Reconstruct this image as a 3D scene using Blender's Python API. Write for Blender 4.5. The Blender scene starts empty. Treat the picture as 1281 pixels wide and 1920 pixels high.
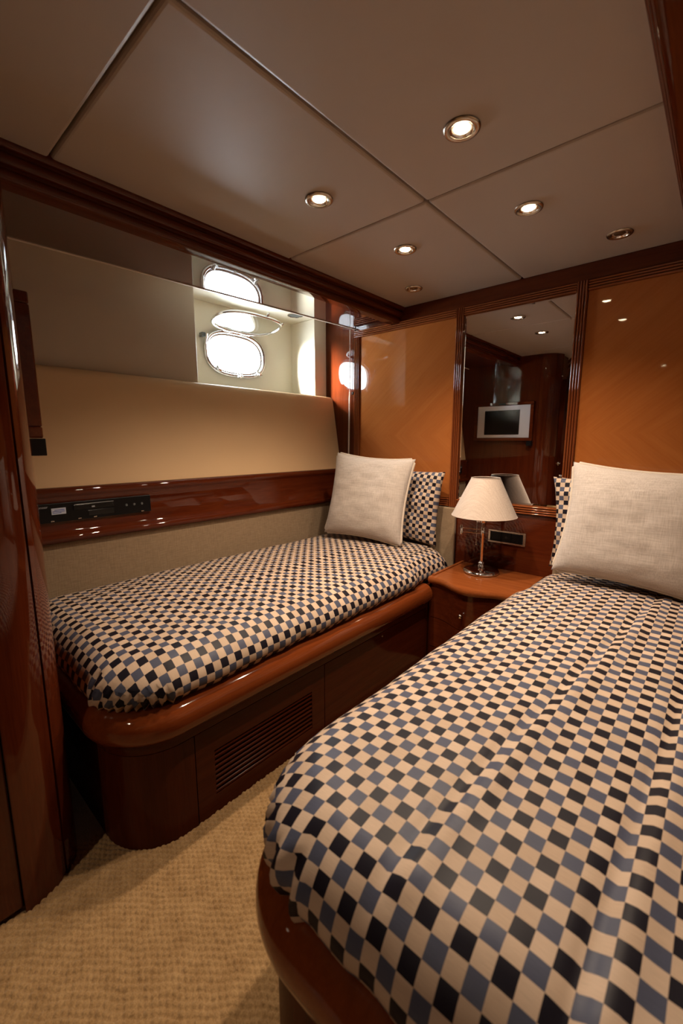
import bpy, bmesh, math, random
from mathutils import Vector, Matrix, noise

S = bpy.context.scene
COL = S.collection
random.seed(4)

# ------------------------------------------------------------------ camera
YAW, PITCH = math.radians(-41.5), math.radians(-9.3)
fw = Vector((math.sin(YAW)*math.cos(PITCH), math.cos(YAW)*math.cos(PITCH), math.sin(PITCH)))
rt = fw.cross(Vector((0, 0, 1))).normalized()
up = rt.cross(fw)
cd = bpy.data.cameras.new('camera')
cd.sensor_fit = 'VERTICAL'; cd.sensor_height = 36.0; cd.sensor_width = 24.0
cd.lens = 803.0/1920.0*36.0
cd.clip_start = 0.02
cd.dof.use_dof = True; cd.dof.focus_distance = 2.2; cd.dof.aperture_fstop = 3.5
cam = bpy.data.objects.new('camera', cd); COL.objects.link(cam)
cam.matrix_world = Matrix(((rt.x, up.x, -fw.x, 0), (rt.y, up.y, -fw.y, 0), (rt.z, up.z, -fw.z, 1.18), (0, 0, 0, 1)))
S.camera = cam

# ------------------------------------------------------------------ sky, sun, exposure
w = bpy.data.worlds.new('sky'); S.world = w; w.use_nodes = True
bg = w.node_tree.nodes['Background']
bg.inputs[0].default_value = (0.86, 0.93, 1.0, 1)
bg.inputs[1].default_value = 50.0
sun = bpy.data.lights.new('sun', 'SUN'); sun.energy = 340.0; sun.angle = 0.55; sun.color = (1.0, 0.95, 0.86)
so = bpy.data.objects.new('sun', sun); COL.objects.link(so)
so.rotation_euler = Vector((0.32, 0.90, -0.19)).to_track_quat('-Z', 'Y').to_euler()
vs = S.view_settings
vs.view_transform = 'Standard'; vs.look = 'None'; vs.exposure = 0.0; vs.gamma = 1.0; vs.use_curve_mapping = False
S.cycles.max_bounces = 10; S.cycles.diffuse_bounces = 5; S.cycles.glossy_bounces = 6
S.cycles.transparent_max_bounces = 12
S.cycles.caustics_reflective = False; S.cycles.caustics_refractive = False
S.cycles.sample_clamp_indirect = 6.0
# sampling guide for the daylight that enters through the porthole (gives off no light itself)
pl = bpy.data.lights.new('porthole_portal', 'AREA'); pl.shape = 'RECTANGLE'; pl.size = 0.46; pl.size_y = 0.27
pl.cycles.is_portal = True
po = bpy.data.objects.new('porthole_portal', pl); COL.objects.link(po)
po.location = (-2.47, 1.715, 1.733); po.rotation_euler = Vector((1, 0, 0)).to_track_quat('-Z', 'Z').to_euler()
SPOT_W = 42.0
WARM = (1.0, 0.78, 0.58)

# ------------------------------------------------------------------ materials
def nt(name):
    m = bpy.data.materials.new(name); m.use_nodes = True
    t = m.node_tree; return m, t, t.nodes, t.links, t.nodes['Principled BSDF']

def setp(p, **k):
    names = dict(rough='Roughness', metal='Metallic', coat='Coat Weight', coatr='Coat Roughness', ior='IOR',
                 spec='Specular IOR Level', sheen='Sheen Weight', trans='Transmission Weight', coation='Coat IOR')
    for a, v in k.items(): p.inputs[names[a]].default_value = v

def plain(name, c, **k):
    m, t, n, l, p = nt(name); p.inputs['Base Color'].default_value = (*c, 1); setp(p, **k); return m

def wood(name, c1, c2, axis='X', rot=0.0, chevron=None, rough=0.22, coat=1.0, coatr=0.03, scale=1.0, coatior=1.45):
    """lacquered wood: stretched noise grain under a clear coat"""
    m, t, n, l, p = nt(name)
    tc = n.new('ShaderNodeTexCoord')
    src = tc.outputs['Object']
    if chevron is not None:
        sep = n.new('ShaderNodeSeparateXYZ'); l.new(src, sep.inputs[0])
        sub = n.new('ShaderNodeMath'); sub.operation = 'SUBTRACT'; sub.inputs[1].default_value = chevron; l.new(sep.outputs['Z'], sub.inputs[0])
        ab = n.new('ShaderNodeMath'); ab.operation = 'ABSOLUTE'; l.new(sub.outputs[0], ab.inputs[0])
        cb = n.new('ShaderNodeCombineXYZ'); l.new(sep.outputs['X'], cb.inputs[0]); l.new(sep.outputs['Y'], cb.inputs[1]); l.new(ab.outputs[0], cb.inputs[2])
        src = cb.outputs[0]
    rotn = n.new('ShaderNodeMapping'); rotn.inputs['Rotation'].default_value = (0, rot, 0); l.new(src, rotn.inputs[0])
    mp = n.new('ShaderNodeMapping')
    sc = {'X': (1.2, 22, 22), 'Y': (22, 1.2, 22), 'Z': (22, 22, 1.2)}[axis]
    mp.inputs['Scale'].default_value = [v*scale for v in sc]
    l.new(rotn.outputs[0], mp.inputs[0])
    nz = n.new('ShaderNodeTexNoise'); nz.inputs['Scale'].default_value = 1.6; nz.inputs['Detail'].default_value = 6; nz.inputs['Roughness'].default_value = 0.62
    nz.inputs['Distortion'].default_value = 0.5
    l.new(mp.outputs[0], nz.inputs['Vector'])
    mp2 = n.new('ShaderNodeMapping'); mp2.inputs['Scale'].default_value = [v*scale*4 for v in sc]; l.new(rotn.outputs[0], mp2.inputs[0])
    n2 = n.new('ShaderNodeTexNoise'); n2.inputs['Scale'].default_value = 3.0; n2.inputs['Detail'].default_value = 3; l.new(mp2.outputs[0], n2.inputs['Vector'])
    mx = n.new('ShaderNodeMath'); mx.operation = 'MULTIPLY_ADD'; mx.inputs[1].default_value = 0.35; l.new(n2.outputs['Fac'], mx.inputs[0])
    ml = n.new('ShaderNodeMath'); ml.operation = 'MULTIPLY'; ml.inputs[1].default_value = 0.72; l.new(nz.outputs['Fac'], ml.inputs[0]); l.new(ml.outputs[0], mx.inputs[2])
    rp = n.new('ShaderNodeValToRGB'); rp.color_ramp.elements[0].position = 0.34; rp.color_ramp.elements[1].position = 0.72
    rp.color_ramp.elements[0].color = (*c1, 1); rp.color_ramp.elements[1].color = (*c2, 1)
    l.new(mx.outputs[0], rp.inputs[0]); l.new(rp.outputs[0], p.inputs['Base Color'])
    setp(p, rough=rough, coat=coat, coatr=coatr, spec=0.0, coation=coatior)
    return m

def woven(name, c1, c2, sx=700, sy=900, rough=0.85, bump=0.25, sheen=0.2):
    """linen-like cloth: two crossed thread noises"""
    m, t, n, l, p = nt(name)
    tc = n.new('ShaderNodeTexCoord')
    outs = []
    for s in ((sx*0.06, sy, sy*.06), (sx, sy*0.06, sx)):
        mp = n.new('ShaderNodeMapping'); mp.inputs['Scale'].default_value = s; l.new(tc.outputs['Object'], mp.inputs[0])
        nz = n.new('ShaderNodeTexNoise'); nz.inputs['Scale'].default_value = 0.6; nz.inputs['Detail'].default_value = 2; l.new(mp.outputs[0], nz.inputs['Vector'])
        outs.append(nz)
    ad = n.new('ShaderNodeMath'); ad.operation = 'ADD'; l.new(outs[0].outputs['Fac'], ad.inputs[0]); l.new(outs[1].outputs['Fac'], ad.inputs[1])
    hf = n.new('ShaderNodeMath'); hf.operation = 'MULTIPLY'; hf.inputs[1].default_value = 0.5; l.new(ad.outputs[0], hf.inputs[0])
    rp = n.new('ShaderNodeValToRGB'); rp.color_ramp.elements[0].position = 0.36; rp.color_ramp.elements[1].position = 0.64
    rp.color_ramp.elements[0].color = (*c1, 1); rp.color_ramp.elements[1].color = (*c2, 1)
    l.new(hf.outputs[0], rp.inputs[0]); l.new(rp.outputs[0], p.inputs['Base Color'])
    b = n.new('ShaderNodeBump'); b.inputs['Strength'].default_value = bump; b.inputs['Distance'].default_value = 0.002
    l.new(hf.outputs[0], b.inputs['Height']); l.new(b.outputs[0], p.inputs['Normal'])
    setp(p, rough=rough, sheen=sheen, spec=0.2)
    return m

def checks(name):
    """small jacquard check: every second square light; dark rows alternate black and slate"""
    m, t, n, l, p = nt(name)
    uv = n.new('ShaderNodeUVMap')
    sep = n.new('ShaderNodeSeparateXYZ'); l.new(uv.outputs[0], sep.inputs[0])
    def fl(o):
        a = n.new('ShaderNodeMath'); a.operation = 'FLOOR'; l.new(o, a.inputs[0]); return a.outputs[0]
    def mod(o):
        a = n.new('ShaderNodeMath'); a.operation = 'FLOORED_MODULO'; a.inputs[1].default_value = 2; l.new(o, a.inputs[0]); return a.outputs[0]
    i, j = fl(sep.outputs['X']), fl(sep.outputs['Y'])
    s = n.new('ShaderNodeMath'); s.operation = 'ADD'; l.new(i, s.inputs[0]); l.new(j, s.inputs[1])
    par = mod(s.outputs[0]); ip = mod(i)
    cb = n.new('ShaderNodeCombineXYZ'); l.new(i, cb.inputs[0]); l.new(j, cb.inputs[1])
    wn = n.new('ShaderNodeTexWhiteNoise'); wn.noise_dimensions = '2D'; l.new(cb.outputs[0], wn.inputs['Vector'])
    def mixc(f, a, b, const=False):
        q = n.new('ShaderNodeMix'); q.data_type = 'RGBA'
        if isinstance(f, float): q.inputs[0].default_value = f
        else: l.new(f, q.inputs[0])
        for k, v in ((6, a), (7, b)):
            if isinstance(v, tuple): q.inputs[k].default_value = (*v, 1)
            else: l.new(v, q.inputs[k])
        return q.outputs[2]
    dark = mixc(ip, (0.012, 0.010, 0.017), (0.085, 0.094, 0.142))
    light = mixc(wn.outputs['Value'], (0.57, 0.42, 0.30), (0.67, 0.51, 0.38))
    col = mixc(par, dark, light)
    # fine satin threads
    mp = n.new('ShaderNodeMapping'); mp.inputs['Scale'].default_value = (22, 1.2, 1); l.new(uv.outputs[0], mp.inputs[0])
    nz = n.new('ShaderNodeTexNoise'); nz.inputs['Scale'].default_value = 1.0; nz.inputs['Detail'].default_value = 1; l.new(mp.outputs[0], nz.inputs['Vector'])
    q = n.new('ShaderNodeMix'); q.data_type = 'RGBA'; q.blend_type = 'MULTIPLY'; q.inputs[0].default_value = 0.25
    l.new(col, q.inputs[6]); l.new(nz.outputs['Fac'], q.inputs[7])
    g = n.new('ShaderNodeMix'); g.data_type = 'RGBA'; g.blend_type = 'MULTIPLY'; g.inputs[0].default_value = 0.0
    l.new(q.outputs[2], g.inputs[6])
    l.new(g.outputs[2], p.inputs['Base Color'])
    b = n.new('ShaderNodeBump'); b.inputs['Strength'].default_value = 0.12; b.inputs['Distance'].default_value = 0.001
    l.new(nz.outputs['Fac'], b.inputs['Height']); l.new(b.outputs[0], p.inputs['Normal'])
    rr = n.new('ShaderNodeMapRange'); rr.inputs[3].default_value = 0.45; rr.inputs[4].default_value = 0.6; l.new(par, rr.inputs[0]); l.new(rr.outputs[0], p.inputs['Roughness'])
    setp(p, spec=0.16)
    return m

def soft(name, c, rough=0.6, bscale=900, bump=0.15, spec=0.3):
    """leather-like cream lining with a fine pebble"""
    m, t, n, l, p = nt(name)
    tc = n.new('ShaderNodeTexCoord')
    nz = n.new('ShaderNodeTexNoise'); nz.inputs['Scale'].default_value = bscale; nz.inputs['Detail'].default_value = 2; l.new(tc.outputs['Object'], nz.inputs['Vector'])
    b = n.new('ShaderNodeBump'); b.inputs['Strength'].default_value = bump; b.inputs['Distance'].default_value = 0.001
    l.new(nz.outputs['Fac'], b.inputs['Height']); l.new(b.outputs[0], p.inputs['Normal'])
    n2 = n.new('ShaderNodeTexNoise'); n2.inputs['Scale'].default_value = 6; l.new(tc.outputs['Object'], n2.inputs['Vector'])
    rp = n.new('ShaderNodeValToRGB'); rp.color_ramp.elements[0].color = (*[v*0.95 for v in c], 1); rp.color_ramp.elements[1].color = (*c, 1)
    l.new(n2.outputs['Fac'], rp.inputs[0]); l.new(rp.outputs[0], p.inputs['Base Color'])
    setp(p, rough=rough, spec=spec); return m

def pane_mat(name, tint=(0.98, 1, 1)):
    m = bpy.data.materials.new(name); m.use_nodes = True; t = m.node_tree; n = t.nodes; l = t.links
    n.remove(n['Principled BSDF']); o = n['Material Output']
    tr = n.new('ShaderNodeBsdfTransparent'); tr.inputs[0].default_value = (*tint, 1)
    gl = n.new('ShaderNodeBsdfGlossy'); gl.inputs['Roughness'].default_value = 0.02
    fr = n.new('ShaderNodeFresnel'); fr.inputs[0].default_value = 1.45
    ge = n.new('ShaderNodeNewGeometry'); iv = n.new('ShaderNodeMath'); iv.operation = 'SUBTRACT'; iv.inputs[0].default_value = 1.0; l.new(ge.outputs['Backfacing'], iv.inputs[1])
    mu = n.new('ShaderNodeMath'); mu.operation = 'MULTIPLY'; l.new(fr.outputs[0], mu.inputs[0]); l.new(iv.outputs[0], mu.inputs[1])
    mx = n.new('ShaderNodeMixShader'); l.new(mu.outputs[0], mx.inputs[0]); l.new(tr.outputs[0], mx.inputs[1]); l.new(gl.outputs[0], mx.inputs[2]); l.new(mx.outputs[0], o.inputs[0])
    return m

def emit(name, c, s):
    m, t, n, l, p = nt(name); p.inputs['Base Color'].default_value = (*c, 1)
    p.inputs['Emission Color'].default_value = (*c, 1); p.inputs['Emission Strength'].default_value = s; return m

D1, D2 = (0.060, 0.010, 0.0030), (0.110, 0.021, 0.0060)
DB1, DB2 = (0.042, 0.0068, 0.0020), (0.075, 0.0140, 0.0040)
M = dict(
    base_y=wood('satin_mahogany_y', DB1, DB2, 'Y', rough=0.35, coat=0.35, coatr=0.12), base_z=wood('satin_mahogany_z', DB1, DB2, 'Z', rough=0.35, coat=0.35, coatr=0.12),
    wood_y=wood('mahogany_y', D1, D2, 'Y'), wood_x=wood('mahogany_x', D1, D2, 'X'), wood_z=wood('mahogany_z', (0.050, 0.0082, 0.0024), (0.092, 0.0172, 0.0048), 'Z'),
    wood_top=wood('cherry_top', (0.20, 0.050, 0.012), (0.30, 0.085, 0.022), 'X', rough=0.2),
    rail=wood('rail_wood', (0.125, 0.026, 0.006), (0.19, 0.043, 0.010), 'Y', rough=0.16, coatr=0.06),
    panel=wood('veneer_panel', (0.35, 0.105, 0.024), (0.42, 0.140, 0.034), 'X', rot=math.radians(40), chevron=1.22, rough=0.3, scale=0.6),
    soffit=wood('soffit_gloss', (0.07, 0.022, 0.014), (0.09, 0.028, 0.018), 'Y', rough=0.1, coatr=0.0, coatior=2.6),
    cream=soft('cream_lining', (0.74, 0.52, 0.30)), ceil=soft('ceiling_lining', (0.46, 0.395, 0.345), rough=0.42, spec=0.5),
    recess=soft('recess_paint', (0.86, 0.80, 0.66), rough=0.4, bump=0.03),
    grey=soft('upper_lining', (0.58, 0.50, 0.40), rough=0.5),
    pad=woven('upholstery', (0.225, 0.155, 0.092), (0.315, 0.225, 0.138), 500, 700),
    linen=woven('linen', (0.41, 0.355, 0.315), (0.55, 0.49, 0.445), 560, 560),
    piping=woven('piping_cloth', (0.52, 0.44, 0.36), (0.62, 0.54, 0.45), 900, 900),
    shade=woven('shade_cloth', (0.47, 0.38, 0.32), (0.58, 0.49, 0.42), 520, 520, bump=0.12),
    check=checks('checked_cloth'),
    chrome=plain('chrome', (0.80, 0.80, 0.82), metal=1.0, rough=0.08),
    nickel=plain('brushed_nickel', (0.55, 0.50, 0.44), metal=1.0, rough=0.22),
    brass=plain('brass', (0.75, 0.52, 0.24), metal=1.0, rough=0.2),
    mirror=plain('mirror_glass', (0.90, 0.90, 0.90), metal=1.0, rough=0.0),
    black=plain('black_plastic', (0.004, 0.004, 0.005), rough=0.3, spec=0.2), screen=plain('screen_black', (0.004, 0.005, 0.006), rough=0.12, spec=0.3),
    silver=plain('silver_plastic', (0.62, 0.63, 0.66), rough=0.35, metal=0.3),
    white=plain('white_paint', (0.75, 0.74, 0.70), rough=0.5), sticker=plain('sticker_paper', (0.55, 0.60, 0.72), rough=0.6),
    blue=plain('blue_ink', (0.05, 0.10, 0.40), rough=0.6), grey_ink=plain('grey_ink', (0.35, 0.36, 0.38), rough=0.5),
    dark=plain('dark_gap', (0.012, 0.006, 0.004), rough=0.8), grey_plastic=plain('speaker_grey', (0.10, 0.11, 0.11), rough=0.6),
    bulb=emit('lit_bulb', (1.0, 0.80, 0.50), 60.0), unlit=plain('unlit_bulb', (0.10, 0.055, 0.03), rough=0.1),
    glass=pane_mat('porthole_glass'), cord=plain('cord_white', (0.75, 0.70, 0.62), rough=0.7),
)

def carpet_mat():
    m, t, n, l, p = nt('loop_carpet')
    tc = n.new('ShaderNodeTexCoord')
    nz = n.new('ShaderNodeTexNoise'); nz.inputs['Scale'].default_value = 260; nz.inputs['Detail'].default_value = 4; l.new(tc.outputs['Object'], nz.inputs['Vector'])
    n3 = n.new('ShaderNodeTexNoise'); n3.inputs['Scale'].default_value = 22; n3.inputs['Detail'].default_value = 2; l.new(tc.outputs['Object'], n3.inputs['Vector'])
    mx = n.new('ShaderNodeMath'); mx.operation = 'MULTIPLY_ADD'; mx.inputs[1].default_value = 0.6; l.new(nz.outputs['Fac'], mx.inputs[0])
    ml = n.new('ShaderNodeMath'); ml.operation = 'MULTIPLY'; ml.inputs[1].default_value = 0.4; l.new(n3.outputs['Fac'], ml.inputs[0]); l.new(ml.outputs[0], mx.inputs[2])
    rp = n.new('ShaderNodeValToRGB'); rp.color_ramp.elements[0].position = 0.3; rp.color_ramp.elements[1].position = 0.7
    rp.color_ramp.elements[0].color = (0.23, 0.130, 0.050, 1); rp.color_ramp.elements[1].color = (0.42, 0.270, 0.125, 1)
    l.new(mx.outputs[0], rp.inputs[0]); l.new(rp.outputs[0], p.inputs['Base Color'])
    b = n.new('ShaderNodeBump'); b.inputs['Strength'].default_value = 0.6; b.inputs['Distance'].default_value = 0.003
    l.new(nz.outputs['Fac'], b.inputs['Height']); l.new(b.outputs[0], p.inputs['Normal'])
    setp(p, rough=0.95, spec=0.1, sheen=0.2); return m
M['carpet'] = carpet_mat()

# ------------------------------------------------------------------ helpers
def wloc(o):
    v = Vector((0, 0, 0))
    while o is not None:
        v += o.location; o = o.parent
    return v

def mesh(name, verts, faces, mat, parent=None, smooth=False, uvs=None, org=None):
    """vertices are given in room coordinates; a child's are shifted into its parent's frame"""
    off = wloc(parent) if parent else Vector((0, 0, 0))
    loc = Vector(org) if org is not None else None
    sh = off + ((loc - off) if loc is not None else Vector((0, 0, 0)))
    me = bpy.data.meshes.new(name)
    me.from_pydata([tuple(Vector(v) - sh) for v in verts], [], faces)
    if uvs is not None:
        ul = me.uv_layers.new(name='UVMap')
        for lp in me.loops: ul.data[lp.index].uv = uvs[lp.vertex_index]
    me.materials.append(M[mat]); me.validate(); me.update()
    if smooth: me.polygons.foreach_set('use_smooth', [True]*len(me.polygons))
    o = bpy.data.objects.new(name, me); COL.objects.link(o)
    if parent: o.parent = parent
    if loc is not None: o.location = loc - off
    return o

def recalc(o):
    bm = bmesh.new(); bm.from_mesh(o.data); bmesh.ops.recalc_face_normals(bm, faces=bm.faces); bm.to_mesh(o.data); bm.free()
    return o

def smooth_angle(o, ang=40):
    me = o.data
    me.polygons.foreach_set('use_smooth', [True]*len(me.polygons))
    bm = bmesh.new(); bm.from_mesh(me)
    for e in bm.edges:
        e.smooth = not (len(e.link_faces) == 2 and e.calc_face_angle(0) > math.radians(ang))
    bm.to_mesh(me); bm.free(); return o

def boxes(name, lst, mat, parent=None, bevel=0.0, org=None):
    bm = bmesh.new()
    for (x0, x1), (y0, y1), (z0, z1) in lst:
        r = bmesh.ops.create_cube(bm, size=1.0)
        for v in r['verts']:
            v.co = Vector(((x0+x1)/2 + v.co.x*(x1-x0), (y0+y1)/2 + v.co.y*(y1-y0), (z0+z1)/2 + v.co.z*(z1-z0)))
    if bevel:
        bmesh.ops.bevel(bm, geom=list(bm.edges), offset=bevel, segments=3 if bevel > 0.005 else 2, profile=0.5, affect='EDGES')
    bm.verts.index_update()
    vs_ = [v.co.copy() for v in bm.verts]; fs = [[v.index for v in f.verts] for f in bm.faces]; bm.free()
    o = mesh(name, vs_, fs, mat, parent, org=org)
    if bevel: smooth_angle(o, 10)
    return o

def box(name, x, y, z, mat, parent=None, bevel=0.0, org=None):
    return boxes(name, [(x, y, z)], mat, parent, bevel, org)

def extrude(name, prof, a0, a1, axis, mat, parent=None, ang=40, org=None):
    """closed 2-D profile swept along an axis; profile is (y,z) for X, (x,z) for Y, (x,y) for Z"""
    def P(p, a):
        return {'X': (a, p[0], p[1]), 'Y': (p[0], a, p[1]), 'Z': (p[0], p[1], a)}[axis]
    n = len(prof)
    v = [P(p, a0) for p in prof] + [P(p, a1) for p in prof]
    f = [[i, (i+1) % n, n+(i+1) % n, n+i] for i in range(n)] + [list(range(n))[::-1], list(range(n, 2*n))]
    return smooth_angle(recalc(mesh(name, v, f, mat, parent, org=org)), ang)

def lathe(name, prof, c, mat, parent=None, n=40, ang=45, axis='Z', org=None, ell=(1, 1)):
    """profile (r,h) turned about an axis through c; r=0 ends are closed"""
    v = []; f = []
    rows = []
    for r, h in prof:
        row = []
        if r < 1e-6:
            row = [len(v)]; v.append((0, 0, h))
        else:
            for k in range(n):
                a = 2*math.pi*k/n; row.append(len(v)); v.append((r*math.cos(a)*ell[0], r*math.sin(a)*ell[1], h))
        rows.append(row)
    for a, b in zip(rows, rows[1:]):
        for k in range(n):
            k2 = (k+1) % n
            q = [a[k % len(a)], a[k2 % len(a)], b[k2 % len(b)], b[k % len(b)]]
            q = [x for i, x in enumerate(q) if x not in q[:i]]
            if len(q) > 2: f.append(q)
    R = {'Z': Matrix.Identity(3), 'Y': Matrix(((1, 0, 0), (0, 0, -1), (0, 1, 0))), 'X': Matrix(((0, 0, 1), (0, 1, 0), (-1, 0, 0)))}[axis]
    v = [Vector(c) + R @ Vector(p) for p in v]
    return smooth_angle(recalc(mesh(name, v, f, mat, parent, org=org)), ang)

def tube(name, pts, r, mat, parent=None, closed=False, n=8, org=None):
    pts = [Vector(p) for p in pts]; N = len(pts); v = []; f = []
    prev = None
    for i, p in enumerate(pts):
        if closed: t = (pts[(i+1) % N] - pts[i-1])
        else: t = pts[min(i+1, N-1)] - pts[max(i-1, 0)]
        t.normalize()
        a = prev if prev is not None else (Vector((0, 0, 1)) if abs(t.z) < 0.9 else Vector((1, 0, 0)))
        a = (a - t*a.dot(t)).normalized(); prev = a; b = t.cross(a)
        rr = r[i] if isinstance(r, (list, tuple)) else r
        for k in range(n):
            g = 2*math.pi*k/n; v.append(p + (a*math.cos(g) + b*math.sin(g))*rr)
    for i in range(N if closed else N-1):
        j = (i+1) % N
        for k in range(n):
            k2 = (k+1) % n; f.append([i*n+k, i*n+k2, j*n+k2, j*n+k])
    if not closed: f += [list(range(n))[::-1], [(N-1)*n+k for k in range(n)]]
    return smooth_angle(recalc(mesh(name, v, f, mat, parent, org=org)), 60)

def sweep(name, path, prof, mat, parent=None, ang=40, org=None):
    """closed profile (offset outward, z) carried along an open plan path of (x, y, nx, ny)"""
    n = len(prof); v = []; f = []
    for x, y, nx, ny in path:
        for o_, z in prof: v.append((x + nx*o_, y + ny*o_, z))
    for i in range(len(path)-1):
        for k in range(n):
            k2 = (k+1) % n; f.append([i*n+k, i*n+k2, (i+1)*n+k2, (i+1)*n+k])
    f += [list(range(n)), [(len(path)-1)*n+k for k in range(n)]]
    return smooth_angle(recalc(mesh(name, v, f, mat, parent, org=org)), ang)

def empty(name, loc):
    o = bpy.data.objects.new(name, None); o.empty_display_size = 0.05; COL.objects.link(o); o.location = loc; return o

def tag(o, label=None, cat=None, group=None, kind=None):
    for k, v_ in (('label', label), ('category', cat), ('group', group), ('kind', kind)):
        if v_: o[k] = v_
    return o

def struct(o, label=None, cat='wall'):
    return tag(o, label, cat, None, 'structure')

AX = -0.865                      # the cabin is symmetric about this line
def mx(x): return 2*AX - x
W = 2.32                         # plane of the back wall
ZC = 1.98                        # ceiling lining

# ------------------------------------------------------------------ room shell
floor_ = struct(box('floor', (-2.6, 0.9), (-1.8, 2.45), (-0.06, -0.004), 'carpet'), 'beige loop-pile carpeted floor between the two beds', 'floor')

def carpet():
    # looped pile over the walkable floor: a height field of staggered loops
    th = math.radians(41.5); c_, s_ = math.cos(th), math.sin(th)
    p1, p2 = 0.0145, 0.0150
    st = 0.0034
    x0, x1, y0, y1 = -1.30, -0.20, -0.25, 2.0
    nx, ny = int((x1-x0)/st), int((y1-y0)/st)
    v = []; f = []
    for j in range(ny+1):
        y = y0 + j*st
        for i in range(nx+1):
            x = x0 + i*st
            a = (x*c_ + y*s_); b = (-x*s_ + y*c_)
            b += 0.0022*math.sin(a*37) + 0.0015*math.sin(a*91+1)
            row = math.floor(b/p2); a += (row % 2)*p1*0.5 + 0.003*math.sin(row*12.9)
            u = (a/p1) % 1.0 - 0.5; t = (b/p2) % 1.0 - 0.5
            h = max(0.0, 1 - (u/0.52)**2)*max(0.0, 1 - (t/0.52)**2)
            cell = math.sin(math.floor(a/p1)*12.9898 + row*78.233)*43758.5453; cell -= math.floor(cell)
            v.append((x, y, -0.003 + 0.0100*math.sqrt(h)*(0.75 + 0.4*cell)))
    W_ = nx+1
    f = [[j*W_+i, j*W_+i+1, (j+1)*W_+i+1, (j+1)*W_+i] for j in range(ny) for i in range(nx)]
    o = mesh('carpet_pile', v, f, 'carpet', floor_, smooth=True); o['kind'] = 'stuff'
carpet()

ceil_ = struct(box('ceiling', (-2.6, 0.9), (-1.8, 2.45), (2.02, 2.08), 'dark'), 'padded grey-beige ceiling lining in large panels', 'ceiling')
for xa, xb in ((-1.556, -0.8475), (-0.8415, mx(-1.556))):
    for ya, yb in ((-1.62, -0.4385), (-0.4335, 0.4715), (0.4765, 1.3865), (1.3915, 2.319)):
        o = box('ceiling_panel', (xa, xb), (ya, yb), (ZC, 2.019), 'ceil', ceil_, bevel=0.010)
box('recess_top', (-2.47, -1.60), (-1.62, 2.318), (2.012, 2.0195), 'recess', ceil_)
box('recess_top', (mx(-1.60), mx(-2.47)), (-1.62, 2.318), (2.012, 2.0195), 'recess', ceil_)

wall_back = struct(box('wall_back', (-2.6, 0.9), (W, W+0.06), (0, 2.05), 'wood_x'), 'glossy mahogany bulkhead behind the bed heads')
wall_front = struct(box('wall_front', (-1.30, 0.9), (-1.66, -1.60), (0, 2.05), 'wood_z'), 'dark mahogany bulkhead behind the viewer')

# veneer panels on the back wall
def vpanel(x0, x1, z0, z1):
    return box('veneer_panel', (x0, x1), (W-0.006, W+0.01), (z0, z1), 'panel', wall_back, bevel=0.0015)
vpanel(-1.880, -1.190, 0.852, 1.860)
vpanel(mx(-1.190)+0.0, mx(-1.880), 0.852, 1.860)
box('veneer_panel', (-2.30, -1.928), (W-0.006, W+0.01), (0.80, 2.0), 'wood_z', wall_back)
box('header_board', (-1.60, mx(-1.60)), (W-0.010, W+0.01), (1.906, 1.979), 'wood_x', wall_back, bevel=0.002)
box('lower_board', (-1.137, mx(-1.137)), (W-0.006, W+0.01), (0.30, 0.799), 'wood_x', wall_back, bevel=0.001)

M['wood_trim_x'] = wood('moulding_x', (0.16, 0.040, 0.012), (0.25, 0.070, 0.020), 'X')
def reeds(n, width, depth, seg=10):
    """reeded moulding cross-section: n half-round beads side by side; (across, out)"""
    p = [(0, -0.004)]
    bw = width/n
    for k in range(n):
        for s in range(seg+1):
            a = math.pi*s/seg
            p.append((k*bw + bw/2 - bw/2*math.cos(a)*0.96, depth*(0.25 + 0.75*math.sin(a))))
    p.append((width, -0.004)); return p

def vreed(x0, width, z0, z1, mat='wood_z'):
    pr = [(x0+a, W-0.006-d) for a, d in reeds(4, width, 0.015)]
    return extrude('reeded_moulding', pr, z0, z1, 'Z', mat, wall_back, 50)
def hreed(z0, width, x0, x1):
    pr = [(W-0.006-d, z0+a) for a, d in reeds(4, width, 0.015)]
    return extrude('reeded_moulding', pr, x0, x1, 'X', 'wood_trim_x', wall_back, 50)
M['wood_trim_z'] = wood('moulding_z', (0.14, 0.032, 0.009), (0.22, 0.056, 0.015), 'Z', coatr=0.015, coatior=1.55)
for x0 in (-1.926, -1.190, mx(-1.142), mx(-1.880)):
    vreed(x0, 0.047, 0.802, 1.905 if x0 in (-1.190, mx(-1.142)) else 1.86, 'wood_trim_z')
hreed(1.860, 0.045, -1.926, -1.191); hreed(1.860, 0.045, mx(-1.191), mx(-1.926))
hreed(1.862, 0.043, -1.142, mx(-1.142))
hreed(0.802, 0.048, -1.879, -1.191); hreed(0.802, 0.048, -1.142, mx(-1.142)); hreed(0.802, 0.048, mx(-1.191), mx(-1.879))

# hull sides: window side in full, the far side alike without the porthole recess
def hull_profile(sgn):
    p = [(-2.05, 0.985), (-2.062, 1.05), (-2.080, 1.16), (-2.098, 1.27), (-2.116, 1.38), (-2.128, 1.45), (-2.132, 1.470), (-2.140, 1.484), (-2.152, 1.492), (-2.168, 1.496), (-2.47, 1.496), (-2.47, 0.985)]
    return p if sgn < 0 else [(mx(a), b) for a, b in p]

def oval(hw, hh, e=3.0, n=64):
    """stadium-like outline (a across, b up)"""
    r = []
    for k in range(n):
        a = 2*math.pi*k/n; c, s = math.cos(a), math.sin(a)
        r.append((hw*math.copysign(abs(c)**(2/e), c), hh*math.copysign(abs(s)**(2/2.35), s)))
    return r
PC = (1.715, 1.733); PW, PH = 0.212, 0.122     # porthole centre (y,z) and half-size of the clear opening

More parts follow.
